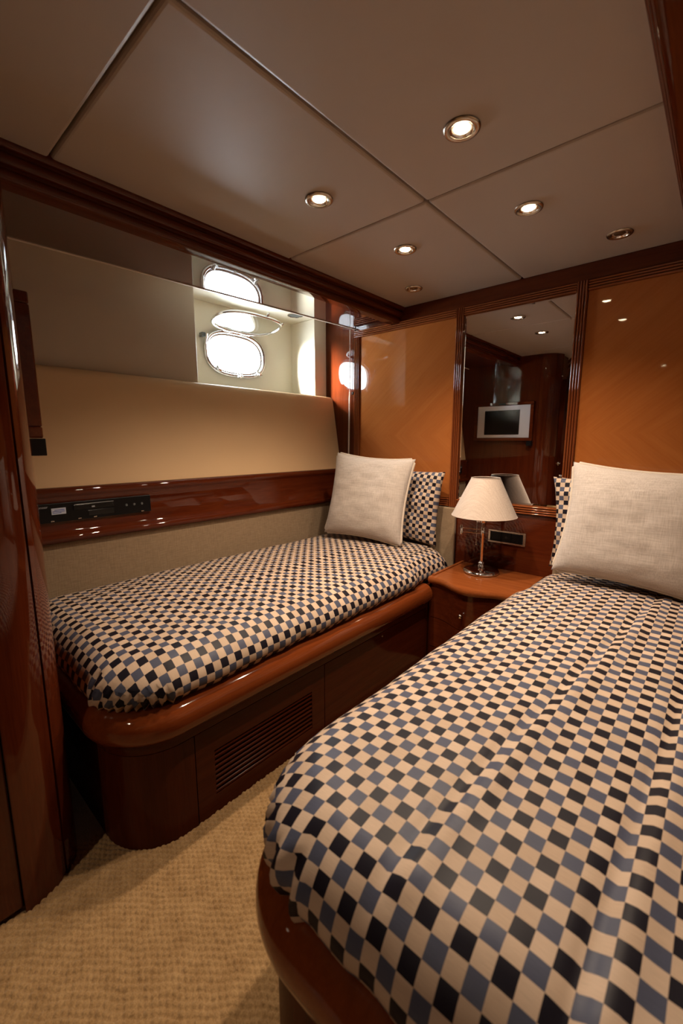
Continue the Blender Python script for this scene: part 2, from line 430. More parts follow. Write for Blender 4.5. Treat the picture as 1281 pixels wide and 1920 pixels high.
wall_left = struct(extrude('wall_left', hull_profile(-1), 0.20, W-0.001, 'Y', 'cream'), 'cream padded hull lining with the porthole recess')
wl = wall_left
box('upper_panel', (-2.47, -2.19), (-1.60, 1.297), (1.4965, 2.0115), 'grey', wl, bevel=0.006)
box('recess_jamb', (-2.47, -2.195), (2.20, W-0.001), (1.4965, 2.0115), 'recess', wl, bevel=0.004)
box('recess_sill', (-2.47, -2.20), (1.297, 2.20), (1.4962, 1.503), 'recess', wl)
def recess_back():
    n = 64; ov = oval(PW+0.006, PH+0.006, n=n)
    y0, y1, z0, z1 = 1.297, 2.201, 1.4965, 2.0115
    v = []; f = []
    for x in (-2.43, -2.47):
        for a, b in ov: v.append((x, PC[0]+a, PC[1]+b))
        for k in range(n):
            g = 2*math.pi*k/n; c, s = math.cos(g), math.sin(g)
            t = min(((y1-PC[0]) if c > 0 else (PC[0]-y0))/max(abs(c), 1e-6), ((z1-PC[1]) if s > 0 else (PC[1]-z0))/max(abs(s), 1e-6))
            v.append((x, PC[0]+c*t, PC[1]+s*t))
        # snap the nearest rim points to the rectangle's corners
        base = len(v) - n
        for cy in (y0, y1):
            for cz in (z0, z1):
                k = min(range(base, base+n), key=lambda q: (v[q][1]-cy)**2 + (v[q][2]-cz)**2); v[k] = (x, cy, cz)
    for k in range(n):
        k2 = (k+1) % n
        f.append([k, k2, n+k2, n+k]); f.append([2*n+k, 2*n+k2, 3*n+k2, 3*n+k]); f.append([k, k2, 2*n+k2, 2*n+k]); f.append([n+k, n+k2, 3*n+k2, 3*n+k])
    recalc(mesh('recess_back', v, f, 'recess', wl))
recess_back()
wall_right = struct(extrude('wall_right', hull_profile(1), -1.60, W-0.001, 'Y', 'cream'), 'cream padded hull lining on the far side, outside the picture')
box('upper_panel', (mx(-2.19), mx(-2.47)), (-1.60, W-0.001), (1.4965, 2.0115), 'grey', wall_right, bevel=0.006)
for s, wp, y0 in ((-1, wall_left, 0.285), (1, wall_right, 0.30)):
    X = (lambda a: a) if s < 0 else mx
    # lower hull below the wooden shelf band
    a, b = sorted((X(-2.47), X(-2.075)))
    box('lower_hull', (a, b), (-1.60 if s > 0 else y0-0.05, W-0.001), (0.0, 0.984), 'wood_y', wp)
    pr = [(-2.074, 0.766), (-2.012, 0.768), (-2.006, 0.776), (-2.006, 0.789), (-2.012, 0.797), (-2.022, 0.800), (-2.028, 0.806), (-2.034, 0.815), (-2.036, 0.95),
          (-2.032, 0.958), (-2.028, 0.964), (-2.026, 0.972), (-2.028, 0.982), (-2.034, 0.990), (-2.046, 0.994), (-2.074, 0.994)]
    o = extrude('trim_1' if s < 0 else 'trim_2', [(X(a), b) for a, b in pr], y0, W-0.012, 'Y', 'wood_y')
    struct(o, 'mahogany shelf band above the left bed holding a disc player' if s < 0 else 'mahogany shelf band above the right bed, out of view', 'trim')

# glossy soffit above the hull side, its outer edge running slightly in towards the bed heads, with a pale lip
def soffit(s, name, label):
    X = (lambda a: a) if s < 0 else mx
    v = [(-1.60, 0.2, 1.921), (-1.60, W-0.001, 1.921), (-1.922, W-0.001, 1.921), (-2.065, 0.2, 1.921)]
    v = v + [(a, b, 1.940) for a, b, c in v]
    if s > 0: v = [(X(a), b if b > 1 else -1.60, c) for a, b, c in v]
    f = [[0, 1, 2, 3], [7, 6, 5, 4], [0, 4, 5, 1], [1, 5, 6, 2], [2, 6, 7, 3], [3, 7, 4, 0]]
    o = recalc(mesh(name, v, f, 'soffit')); struct(o, label, 'trim')
    p0, p1 = Vector(v[3]), Vector(v[2])
    dx = Vector((-0.008 if s < 0 else 0.008, 0, 0))
    vv = [p0, p1, p1+dx, p0+dx]; vv = [Vector((q.x, q.y, 1.917)) for q in vv] + [Vector((q.x, q.y, 1.942)) for q in vv]
    recalc(mesh('edge_lip', vv, [[0, 1, 2, 3], [7, 6, 5, 4], [0, 4, 5, 1], [1, 5, 6, 2], [2, 6, 7, 3], [3, 7, 4, 0]], 'recess', o))
soffit(-1, 'trim_3', 'mirror-gloss lacquered soffit between left cornice and porthole')
soffit(1, 'trim_4', 'gloss lacquered soffit above the right bed, out of view')

# cornices along both ceiling edges
M['cornice'] = wood('cornice_mahogany', D1, D2, 'Y', coat=0.6, coatr=0.04)
CP = [(-1.532, 1.9795), (-1.534, 1.972), (-1.541, 1.966), (-1.550, 1.964), (-1.551, 1.958), (-1.546, 1.953), (-1.544, 1.945), (-1.547, 1.936), (-1.555, 1.930),
      (-1.562, 1.929), (-1.563, 1.922), (-1.559, 1.917), (-1.557, 1.910), (-1.560, 1.901), (-1.568, 1.895), (-1.580, 1.893), (-1.625, 1.893), (-1.625, 2.0), (-1.532, 2.0)]
struct(extrude('trim_5', CP, 0.2, W-0.012, 'Y', 'cornice'), 'dark moulded mahogany cornice along the left ceiling edge', 'trim')
struct(extrude('trim_6', [(mx(a), b) for a, b in CP], -1.60, W-0.012, 'Y', 'cornice'), 'dark moulded mahogany cornice at the right ceiling edge', 'trim')

# foot bulkhead with rounded post, and the wardrobe side with its doors
fb = struct(box('wall_foot', (-2.47, -1.351), (0.20, 0.305), (0, 2.019), 'wood_z'), 'mahogany bulkhead at the foot of the left bed carrying the television')
def arc_post(name, a0, a1, r):
    c = (-1.35, 0.150)
    ang = [math.radians(a0 + (a1-a0)*k/12) for k in range(13)]
    pr = [(c[0]+r*math.cos(q), c[1]+r*math.sin(q)) for q in ang] + [(c[0]+0.10*math.cos(q), c[1]+0.10*math.sin(q)) for q in ang[::-1]]
    return extrude(name, pr, 0, 1.979, 'Z', 'wood_z', fb, 30)
arc_post('corner_post', 42, 90, 0.155)
arc_post('corner_panel', 0, 40.6, 0.152)
ws = struct(box('wall_wardrobe', (-2.47, -1.222), (-1.60, 0.149), (0, 2.019), 'wood_z'), 'mahogany wardrobe front beside the passage')
box('core', (-1.40, -1.262), (0.149, 0.230), (0, 2.019), 'wood_z', ws)
def wdoor(nm, y0, y1, hy, label):
    d = struct(box(nm, (-1.2215, -1.203), (y0, y1), (0.02, 1.93), 'wood_z', bevel=0.002), label, 'door')
    lathe('handle_rose', [(0, 0.006), (0.018, 0.006), (0.020, 0.0), (0, 0.0)], (-1.203, hy, 0.97), 'nickel', d, 20, axis='X')
    tube('handle', [(-1.199, hy, 0.97), (-1.172, hy, 0.97), (-1.166, hy-0.01, 0.97), (-1.166, hy-0.07, 0.967)], 0.006, 'nickel', d)
wdoor('door_1', -0.036, 0.146, 0.06, 'tall mahogany wardrobe door nearest the rounded corner post')
wdoor('door_2', -0.36, -0.046, -0.08, 'tall mahogany wardrobe door beyond the brass strip')
struct(box('trim_7', (-1.2215, -1.200), (-0.0455, -0.0365), (0.02, 1.93), 'brass'), 'thin brass strip between the wardrobe doors', 'trim')

# ------------------------------------------------------------------ porthole
win = struct(empty('window_1', (-2.43, PC[0], PC[1])), 'oval chrome-framed porthole in the hull recess', 'window')
def ring(name, hw, hh, rad, x, mat, parent, n=64, flat=0.6):
    ov = oval(hw, hh, n=n)
    return tube(name, [(x, PC[0]+a, PC[1]+b) for a, b in ov], rad, mat, parent, closed=True, n=10)
ring('outer_frame', PW+0.010, PH+0.010, 0.012, -2.424, 'chrome', win)
ring('inner_frame', PW-0.006, PH-0.006, 0.008, -2.436, 'chrome', win)
ov = oval(PW+0.004, PH+0.004)
n_ = len(ov)
v = [(-2.452, PC[0]+a, PC[1]+b) for a, b in ov] + [(-2.446, PC[0]+a, PC[1]+b) for a, b in ov]
recalc(mesh('pane', v, [list(range(n_))[::-1], list(range(n_, 2*n_))] + [[k, (k+1) % n_, n_+(k+1) % n_, n_+k] for k in range(n_)], 'glass', win))
for a, b in ((-0.148, -0.108), (0.005, -0.134), (0.160, -0.105)):      # wing-nut dogs along the lower rim
    d = tube('dog', [(-2.418, PC[0]+a, PC[1]+b+0.018), (-2.405, PC[0]+a, PC[1]+b), (-2.385, PC[0]+a, PC[1]+b-0.006)], [0.010, 0.011, 0.007], 'chrome', win)
    tube('wing', [(-2.390, PC[0]+a-0.020, PC[1]+b-0.004), (-2.394, PC[0]+a, PC[1]+b-0.010), (-2.390, PC[0]+a+0.020, PC[1]+b-0.004)], [0.0045, 0.007, 0.0045], 'chrome', d)
for a in (-0.075, 0.06):
    box('hinge', (-2.425, -2.398), (PC[0]+a-0.032, PC[0]+a+0.032), (PC[1]+PH+0.004, PC[1]+PH+0.026), 'chrome', win, bevel=0.004)
st = tube('stay_arm', [(-2.415, PC[0]-PW-0.008, PC[1]-0.04), (-2.40, PC[0]-PW-0.022, PC[1]+0.03), (-2.385, PC[0]-PW-0.02, PC[1]+0.085)], 0.006, 'chrome', win)
box('stay_block', (-2.428, -2.392), (PC[0]-PW-0.046, PC[0]-PW-0.022), (PC[1]+0.068, PC[1]+0.092), 'grey_plastic', win, bevel=0.003)
# inner deadlight, hinged at the top and swung up into the recess
def lidpt(a, b):          # a along the boat, b 0..1 from the hinge inwards
    return (-2.405 + 0.250*b, PC[0]-0.01 + a, 1.872 + 0.048*b)
lid = tube('deadlight_frame', [lidpt(a, 0.5 + b/(2*(PH))) for a, b in oval(PW+0.012, PH)], 0.009, 'chrome', win, closed=True, n=10)
vv = [lidpt(a, 0.5 + b/(2*PH)) for a, b in oval(PW+0.008, PH*0.97)]
vv = vv + [(p[0], p[1], p[2]+0.006) for p in vv]
recalc(mesh('deadlight_pane', vv, [list(range(n_))[::-1], list(range(n_, 2*n_))] + [[k, (k+1) % n_, n_+(k+1) % n_, n_+k] for k in range(n_)], 'glass', win))
p = Vector(lidpt(0.05, 1.0)); tube('deadlight_knob', [p + Vector((0, 0, 0.005)), p + Vector((0.012, 0, 0.014)), p + Vector((0.016, 0.004, 0.026))], [0.006, 0.009, 0.005], 'chrome', win)
p = Vector(lidpt(0.20, 0.85)); tube('deadlight_knob', [p, p + Vector((0.010, 0.004, 0.010))], [0.006, 0.005], 'chrome', win)

# ------------------------------------------------------------------ downlights
def downlight(x, y, lit, label, z=ZC, k=1.0):
    t = empty('downlight', (x, y, z)); tag(t, label, 'light', 'ceiling downlights')
    lathe('bezel', [(0.046*k, 0.0005), (0.0475*k, -0.002), (0.045*k, -0.006), (0.039*k, -0.0075), (0.033*k, -0.005), (0.031*k, 0.0), (0.030*k, 0.004), (0.046*k, 0.004)], (x, y, z), 'nickel', t, 40)
    lathe('reflector', [(0.0315*k, -0.004), (0.028*k, -0.0005), (0.024*k, 0.001), (0.0, 0.001), (0.0, 0.004), (0.0315*k, 0.004)], (x, y, z), 'chrome', t, 40)
    lathe('bulb', [(0, -0.005), (0.010*k, -0.0045), (0.018*k, -0.003), (0.0215*k, 0.0), (0.0215*k, 0.002), (0, 0.002)], (x, y, z), 'bulb' if lit else 'unlit', t, 32)
    if lit:
        L = bpy.data.lights.new('lamp', 'SPOT'); L.energy = SPOT_W; L.color = WARM; L.spot_size = math.radians(125); L.spot_blend = 0.75; L.shadow_soft_size = 0.022
        lo = bpy.data.objects.new('lamp', L); COL.objects.link(lo); lo.parent = t; lo.location = (0, 0, -0.012)
downlight(-0.597, 1.145, True, 'lit round downlight nearest the viewer, in the right foreground ceiling panel')
downlight(-1.104, 1.135, True, 'lit round downlight over the left bed, in the ceiling panel with the porthole sheen')
downlight(-0.597, 1.655, True, 'lit round downlight in the rear right ceiling panel beside the unlit one')
downlight(-1.097, 1.645, True, 'lit round downlight in the rear left ceiling panel')
downlight(-0.575, -1.170, True, 'lit round downlight at the far end of the passage, out of view')
downlight(-0.394, 2.080, False, 'unlit round downlight near the ceiling edge above the right bed head', k=0.97)
downlight(-1.320, 2.068, False, 'unlit round downlight in the ceiling corner above the left bed head', k=0.97)
t = empty('recess_light', (-2.233, 2.061, 2.012)); tag(t, 'small dark round fitting set in the top of the porthole recess', 'light')
lathe('rim', [(0.052, 0.0), (0.053, -0.004), (0.046, -0.006), (0.044, 0.0), (0.044, 0.003), (0.052, 0.003)], (-2.233, 2.061, 2.012), 'nickel', t, 32)
lathe('lens', [(0.045, -0.002), (0.0, -0.002), (0, 0.002), (0.045, 0.002)], (-2.233, 2.061, 2.012), 'grey_plastic', t, 32)

# ------------------------------------------------------------------ beds
def bed_path(s, y_end=1.922, x_wall=-2.03, xp=-1.104, yf=0.374, R=0.165, ystart=None, xstop=None, sh=0.0):
    pts = []
    ys = y_end if ystart is None else ystart
    for k in range(8): pts.append((xp, ys + (yf+R - ys)*k/8, 1, 0))
    for k in range(15):
        a = math.pi/2*k/14; pts.append((xp-R + R*math.cos(a), yf+R - R*math.sin(a), math.cos(a), -math.sin(a)))
    xs = x_wall if xstop is None else xstop
    for k in range(1, 5): pts.append((xp-R + (xs-(xp-R))*k/4, yf, 0, -1))
    return pts if s < 0 else [(mx(a)+sh, b, -c, d) for a, b, c, d in pts]

def make_bed(s, label):
    sh = 0.0 if s < 0 else 0.05          # the right-hand bed is set a little further out
    X = (lambda a: a) if s < 0 else (lambda a: mx(a)+sh)
    def xr(a, b): return tuple(sorted((X(a), X(b))))
    b = empty('bed_base', (X(-1.56), 1.30, 0)); tag(b, label, 'bed', 'built-in single beds')
    path = bed_path(s, sh=sh, x_wall=-2.03+sh)
    # carcass, toe to rail
    n = len(path)
    v = [(x-nx*0.006, y-ny*0.006, 0.001) for x, y, nx, ny in path] + [(X(-2.03+sh), 1.922, 0.001)]
    v += [(p[0], p[1], 0.425) for p in v]; m_ = n+1
    f = [[k, (k+1) % m_, m_+(k+1) % m_, m_+k] for k in range(m_)] + [list(range(m_)), list(range(m_, 2*m_))]
    smooth_angle(recalc(mesh('carcass', v, f, 'base_z', b)), 40)
    box('head_carcass', xr(-2.03+sh, -1.108), (1.9225, W-0.042), (0.001, 0.425), 'base_z', b)
    rp = [(-0.030, 0.346), (0.012, 0.346), (0.022, 0.349), (0.032, 0.356), (0.038, 0.367), (0.0405, 0.382), (0.0395, 0.398), (0.035, 0.413), (0.026, 0.427), (0.013, 0.437), (-0.003, 0.4415), (-0.030, 0.442)]
    sweep('rail', path, rp, 'rail', b, 40)
    sweep('fascia', path, [(-0.008, 0.309), (0.004, 0.309), (0.005, 0.311), (0.005, 0.345), (-0.008, 0.345)], 'base_y', b)
    cp = bed_path(s, ystart=0.574, sh=sh, x_wall=-2.03+sh)
    sweep('corner_board', cp, [(-0.008, 0.002), (0.004, 0.002), (0.004, 0.3065), (-0.008, 0.3065)], 'base_z', b)
    # removable panels, the first one with a louvred grille
    y0, y1, g0, g1, h0, h1 = 0.577, 1.139, 0.640, 1.070, 0.066, 0.222
    xx = xr(-1.110, -1.100)
    pn = boxes('grille_panel', [(xx, (y0, g0), (0.002, 0.3065)), (xx, (g1, y1), (0.002, 0.3065)), (xx, (g0, g1), (0.002, h0)), (xx, (g0, g1), (h1, 0.3065))], 'base_y', b)
    box('grille_back', xr(-1.1098, -1.1088), (g0, g1), (h0, h1), 'dark', pn)
    ns = 9; pitch = (h1-h0)/ns
    for k in range(ns):
        zc = h0 + pitch*(k+0.5)
        pr = [(X(-1.1085), zc+0.0052), (X(-1.1015), zc+0.0015), (X(-1.1005), zc-0.0030), (X(-1.1015), zc-0.0052), (X(-1.1085), zc-0.0020)]
        extrude('louvre_slat', pr, g0, g1, 'Y', 'base_y', pn, 30)
    box('drawer_panel', xx, (1.1425, 1.921), (0.002, 0.3065), 'base_y', b, bevel=0.0015)
    box('lock', xr(-1.1005, -1.0985), (1.527, 1.535), (0.284, 0.292), 'nickel', b, bevel=0.001)
    return b
make_bed(-1, 'mahogany bed base with louvred grille under the porthole')
make_bed(1, 'mahogany bed base with rounded foot in the right foreground')

CELL = 0.0258
def bedspread(s, label, pleats, seed):
    """a cloth laid over the mattress: flat cloth coordinates are rolled over the edge of a rounded plan"""
    x0, x1, y0, y1 = -2.018, (-1.094 if s < 0 else -1.103), (0.354 if s < 0 else 0.362), 2.272
    r = 0.108; ztop = 0.562
    cx, cy, hx, hy = (x0+x1)/2, (y0+y1)/2, (x1-x0)/2, (y1-y0)/2
    def sdf(px, py):
        qx, qy = px-cx, py-cy
        rad = (0.205 if s < 0 else 0.255) if (qx > 0 and qy < 0) else (0.16 if qx > 0 else 0.12)
        ax_, ay_ = abs(qx)-hx+rad, abs(qy)-hy+rad
        return min(max(ax_, ay_), 0) + math.hypot(max(ax_, 0), max(ay_, 0)) - rad
    drop_max = 0.1165
    lim = r*math.pi/2 + (drop_max - r) - r          # outermost sdf value
    st = 0.0122
    na = int((x1-x0+2*lim)/st)+1; nb = int((y1-y0+2*lim)/st)+1
    v = []; uv = []; keep = []
    for j in range(nb+1):
        b = y0-lim + j*st
        for i in range(na+1):
            a = x0-lim + i*st
            d = sdf(a, b)
            wx, wy = (a if s < 0 else mx(a)), b
            u_ = b/CELL + 100; v_ = (a - x1)/CELL + 200
            uv.append((u_, v_)); keep.append(d <= lim + st*1.45)
            d = min(d, lim)
            dd = d + r
            e = 1e-4
            gx, gy = sdf(a+e, b)-sdf(a-e, b), sdf(a, b+e)-sdf(a, b-e); g = math.hypot(gx, gy) or 1; gx /= g; gy /= g
            q = noise.noise(Vector((wx*5+seed, wy*5, seed)))
            q2 = noise.noise(Vector((wx*17+seed, wy*9, seed*2)))
            if dd <= 0:
                ta, tb = (a-cx)/hx, (b-cy)/hy
                X, Y = a, b
                Z = ztop + 0.034*(1-ta*ta)*(1-tb**6)
                Z += 0.005*q + 0.0022*q2
                nx_, ny_, nz_ = 0, 0, 1
            else:
                dist = sdf(a, b) + r
                qx, qy = a - gx*dist, b - gy*dist
                arc = dd/r
                if arc < math.pi/2: h_, dr = r*math.sin(arc), r*(1-math.cos(arc))
                else: h_, dr = r, r + (dd - r*math.pi/2)
                # soft billow and gathers on the side
                bil = (0.016 if (gx > 0.3 and b < 1.8) else 0.003)*math.sin(min(dr/drop_max, 1)*math.pi)
                fold = 0.010*math.sin(38*(a*gy - b*gx) + 3*q)*max(0, dr/drop_max-0.25)*(2.0 if (gx*gx > 0.03 and gy*gy > 0.03) else 0.35)
                h_ += bil + fold + 0.006*q*(dr/drop_max)
                if gx > 0.3 and b > 1.8: h_ -= 0.016*min(1, (b-1.8)/0.1)
                tuck = max(0, (dr - 0.085)/(drop_max-0.085)); h_ -= 0.012*tuck*tuck
                ta, tb = (qx-cx)/hx, (qy-cy)/hy
                X, Y = qx + gx*h_, qy + gy*h_
                Z = ztop + 0.034*(1-min(1, ta*ta))*(1-min(1, tb**6))*(1-dr/drop_max) - dr + 0.005*q*(1-dr/drop_max) + 0.0022*q2
            for px0, slope, depth in pleats:
                k = (a if s < 0 else mx(a)) - (px0 + slope*(b-0.5))
                Z -= depth*math.exp(-(k/0.010)**2)*(1 if dd < 0.05 else 0.5)
                Z += depth*0.9*math.exp(-((k-0.030)/0.022)**2)*(1 if dd < 0.05 else 0.4)
            v.append((X if s < 0 else mx(X), Y, Z))
    wd = na+1; f = []
    for j in range(nb):
        for i in range(na):
            q = [j*wd+i, j*wd+i+1, (j+1)*wd+i+1, (j+1)*wd+i]
            if all(keep[k] for k in q): f.append(q if s < 0 else q[::-1])
    used = sorted({k for q in f for k in q}); mp = {k: i for i, k in enumerate(used)}
    o = mesh('bedspread', [v[k] for k in used], [[mp[k] for k in q] for q in f], 'check', None, True, [uv[k] for k in used], org=((x0+x1)/2 if s < 0 else mx((x0+x1)/2), 1.3, 0.43))
    tag(o, label, 'bedspread', 'checked bedspreads')
    return o
bedspread(-1, 'checked bedspread on the left bed below the porthole', [(-1.50, 0.02, 0.004), (-1.78, -0.03, 0.003)], 1.7)
bedspread(1, 'checked bedspread with long creases on the bed in the right foreground', [(-0.292, 0.11, 0.006), (-0.055, 0.06, 0.007)], 5.3)

# padded upholstery around the bed heads
def pad(s):
    X = (lambda a: a) if s < 0 else mx
    a, b = sorted((X(-2.070), X(-2.034)))
    o = box('headboard_pad', (a, b), (0.31 if s < 0 else 0.35, W-0.038), (0.36, 0.7655), 'pad', None, 0.008, org=(X(-2.05), 1.3, 0.36))
    tag(o, 'long beige woven pad along the hull beside the left bed' if s < 0 else 'long beige woven pad along the hull beside the right bed', 'headboard', 'padded bed surrounds')
    a, b = sorted((X(-1.985), X(-1.139)))
    o = box('headboard_pad', (a, b), (W-0.034, W-0.007), (0.428, 0.799), 'pad', None, 0.008, org=(X(-1.56), W-0.02, 0.36))
    tag(o, 'beige woven pad across the head of the left bed' if s < 0 else 'beige woven pad across the head of the right bed', 'headboard', 'padded bed surrounds')
pad(-1); pad(1)

# ------------------------------------------------------------------ cushions and pillows
def pillow(name, wd, ht, th, mat, loc, rot, label, cat, group, seed=0, cell=None, piping=True, pinch=0.085, flop=0.0, N=44, roll=0.0, wr=1.0):
    v = []; f = []; uv = []
    def edge(u, t):
        x = wd/2*u*(1 - pinch*(1-t*t)**1.0*abs(u)**3)
        y = ht/2*t*(1 - pinch*(1-u*u)**1.0*abs(t)**3)
        return x, y
    def crown(u, t):
        return ((1-abs(u)**2.6)*(1-abs(t)**2.6))**0.44
    for side in (1, -1):
        for j in range(N+1):
            t = -1 + 2*j/N
            t = math.sin(t*math.pi/2)*0.35 + t*0.65
            for i in range(N+1):
                u = -1 + 2*i/N
                u = math.sin(u*math.pi/2)*0.35 + u*0.65
                x, y = edge(u, t); c = crown(u, t)
                q = noise.noise(Vector((x*7+seed, y*7, side*3+seed))); q2 = noise.noise(Vector((x*16+seed*2, y*26, side*2)))
                z = side*(th/2*c + (0.008*q + 0.004*q2)*c*wr) + flop*(u*u)*(t) + 0.006*noise.noise(Vector((x*4, y*4, seed+9)))
                v.append((x, y, z)); uv.append((y/(cell or 1)+50, x/(cell or 1)+50))
    n1 = (N+1)*(N+1)
    for sd in (0, 1):
        for j in range(N):
            for i in range(N):
                a = sd*n1 + j*(N+1)+i; q = [a, a+1, a+N+2, a+N+1]; f.append(q if sd == 0 else q[::-1])
    cr_, sr_ = math.cos(roll), math.sin(roll)
    v = [(x*cr_-y*sr_, x*sr_+y*cr_, z) for x, y, z in v]
    me = bpy.data.meshes.new(name); me.from_pydata(v, [], f)
    ul = me.uv_layers.new(name='UVMap')
    for lp in me.loops: ul.data[lp.index].uv = uv[lp.vertex_index]
    bm = bmesh.new(); bm.from_mesh(me); bmesh.ops.remove_doubles(bm, verts=bm.verts, dist=1e-5); bm.to_mesh(me); bm.free()
    me.materials.append(M[mat]); me.polygons.foreach_set('use_smooth', [True]*len(me.polygons))
    o = bpy.data.objects.new(name, me); COL.objects.link(o); o.location = loc; o.rotation_euler = rot
    tag(o, label, cat, group)
    if piping:
        pts = []
        K = 40
        for a, b in [(-1+2*k/K, -1) for k in range(K)] + [(1, -1+2*k/K) for k in range(K)] + [(1-2*k/K, 1) for k in range(K)] + [(-1, 1-2*k/K) for k in range(K)]:
            x, y = edge(a, b)
            cr = 0.965 if abs(a) > 0.93 and abs(b) > 0.93 else 1.0
            pts.append((x*cr, y*cr, flop*(a*a)*b + 0.006*noise.noise(Vector((x*4, y*4, seed+9)))))
        pts = [(x*cr_-y*sr_, x*sr_+y*cr_, z) for x, y, z in pts]
        pm = tube('piping', pts, 0.0072, 'piping', None, True, 8); pm.parent = o
    return o
R_ = math.radians
pillow('cushion', 0.520, 0.508, 0.165, 'linen', (-1.568, 2.010, 0.852), (R_(77), 0, R_(12)), 'beige linen cushion with piping standing on the left bed', 'cushion', 'linen cushions', 1, roll=R_(-3.6))
pillow('pillow', 0.62, 0.435, 0.13, 'check', (-1.500, 2.205, 0.808), (R_(80), R_(0), R_(2)), 'checked pillow behind the linen cushion on the left bed', 'pillow', 'checked pillows', 3, 0.021, False, 0.07, 0.02, roll=R_(-3), wr=3.0)
pillow('cushion', 0.545, 0.480, 0.17, 'linen', (-0.228, 2.020, 0.844), (R_(78), R_(-1), R_(0)), 'pale linen cushion standing on the right-hand bed', 'cushion', 'linen cushions', 7, roll=R_(-4.5))
pillow('pillow', 0.62, 0.435, 0.13, 'check', (-0.285, 2.205, 0.806), (R_(80), R_(0), R_(-2)), 'checked pillow behind the linen cushion on the right-hand bed', 'pillow', 'checked pillows', 11, 0.021, False, 0.07, 0.03, roll=R_(2), wr=3.5)

# ------------------------------------------------------------------ nightstand
def front(x, base, bulge, half):
    t = (x - AX)/half
    s = 0.5 + 0.5*math.cos(math.pi*max(-1, min(1, t/0.80)))
    return base - bulge*s
ns = empty('nightstand', (AX, 2.11, 0)); tag(ns, 'bow-fronted mahogany nightstand between the two beds', 'nightstand')
def slab(name, x0, x1, yb, base, bulge, z0, z1, mat, parent, nose=0.0, thick=None):
    K = 28; xs = [x0 + (x1-x0)*k/K for k in range(K+1)]
    fr = [(x, front(x, base, bulge, 0.225)) for x in xs]
    if thick: pts = fr + [(x, y+thick) for x, y in fr[::-1]]
    else: pts = fr + [(x1, yb), (x0, yb)]
    if not nose:
        return extrude(name, pts, z0, z1, 'Z', mat, parent, 30)
    # rounded nosing: stack of insets
    v = []; f = []; n = len(pts); lv = [(0.35, 0.0), (0.08, 0.22), (0.0, 0.5), (0.08, 0.78), (0.40, 1.0)]
    for ins, h in lv:
        for k, (x, y) in enumerate(pts):
            v.append((x, y + (nose*ins if k <= K else 0), z0 + (z1-z0)*h))
    for a in range(len(lv)-1):
        for k in range(n): f.append([a*n+k, a*n+(k+1) % n, (a+1)*n+(k+1) % n, (a+1)*n+k])
    f += [list(range(n)), [(len(lv)-1)*n+k for k in range(n)]]
    return smooth_angle(recalc(mesh(name, v, f, mat, parent)), 50)
XL, XR = -1.094, mx(-1.094)
slab('body', XL, XR, W-0.010, 1.945, 0.058, 0.001, 0.449, 'wood_z', ns)
slab('top', XL, XR, W-0.008, 1.922, 0.062, 0.450, 0.482, 'wood_top', ns, nose=0.016)
box('top_lip', (XL+0.0, XL+0.016), (1.96, W-0.008), (0.4822, 0.488), 'wood_top', ns, bevel=0.002)
for z0, z1 in ((0.262, 0.444), (0.097, 0.258), (0.012, 0.093)):
    d = slab('drawer', XL+0.012, XR-0.012, 0, 1.9395, 0.058, z0, z1, 'wood_x', ns, thick=0.0045)
    if z0 > 0.05:
        zk = (z0+z1)/2 - 0.012; yk = front(AX, 1.9395, 0.058, 0.225)
        lathe('knob', [(0, 0.0), (0.006, 0.001), (0.0045, 0.008), (0.007, 0.013), (0.0105, 0.018), (0.0105, 0.023), (0.006, 0.028), (0, 0.029)][::-1], (AX-0.012, yk, zk), 'chrome', d, 20, axis='Y')

# ------------------------------------------------------------------ lamp
LX, LY = -0.918, 2.178
lp = empty('table_lamp', (LX, LY, 0.482)); tag(lp, 'chrome swing-arm lamp with conical linen shade on the nightstand', 'lamp')
lathe('base', [(0, 0.0005), (0.088, 0.0005), (0.093, 0.004), (0.094, 0.010), (0.090, 0.017), (0.078, 0.022), (0.045, 0.026), (0.022, 0.029), (0.015, 0.034), (0, 0.034)], (LX, LY, 0.482), 'chrome', lp, 48)
lathe('stem_foot', [(0, 0.030), (0.016, 0.031), (0.019, 0.038), (0.014, 0.046), (0.018, 0.053), (0.014, 0.060), (0.008, 0.066), (0, 0.066)], (LX, LY, 0.482), 'chrome', lp, 28)
lathe('stem', [(0, 0.062), (0.0078, 0.062), (0.0078, 0.205), (0.0098, 0.207), (0.0098, 0.252), (0.0078, 0.254), (0.0078, 0.40), (0, 0.40)], (LX, LY, 0.482), 'chrome', lp, 24)
ad = Vector((-0.112, -0.02, 0))
for dz in (0.2365, 0.2150):
    tube('swing_arm', [Vector((LX, LY, 0.482+dz)), Vector((LX, LY, 0.482+dz)) + ad], 0.0038, 'chrome', lp)
e_ = Vector((LX, LY, 0)) + ad
lathe('swing_pivot', [(0, 0.200), (0.0065, 0.200), (0.0075, 0.203), (0.0075, 0.250), (0.0065, 0.253), (0, 0.253)], (e_.x, e_.y, 0.482), 'chrome', lp, 20)
tube('pull_chain', [(LX-0.030, LY-0.012, 0.482+0.29), (LX-0.030, LY-0.012, 0.482+0.155)], 0.0013, 'nickel', lp)
lathe('chain_bead', [(0, 0.0), (0.003, 0.001), (0.0042, 0.005), (0.003, 0.009), (0, 0.010)], (LX-0.030, LY-0.012, 0.482+0.147), 'nickel', lp, 14)
lathe('lamp_holder', [(0, 0.272), (0.013, 0.272), (0.019, 0.278), (0.019, 0.330), (0.015, 0.336), (0, 0.336)], (LX, LY, 0.482), 'chrome', lp, 24)
lathe('socket_cap', [(0, 0.276), (0.010, 0.276), (0.011, 0.280), (0.011, 0.310), (0, 0.310)], (LX-0.024, LY-0.01, 0.482), 'chrome', lp, 18)
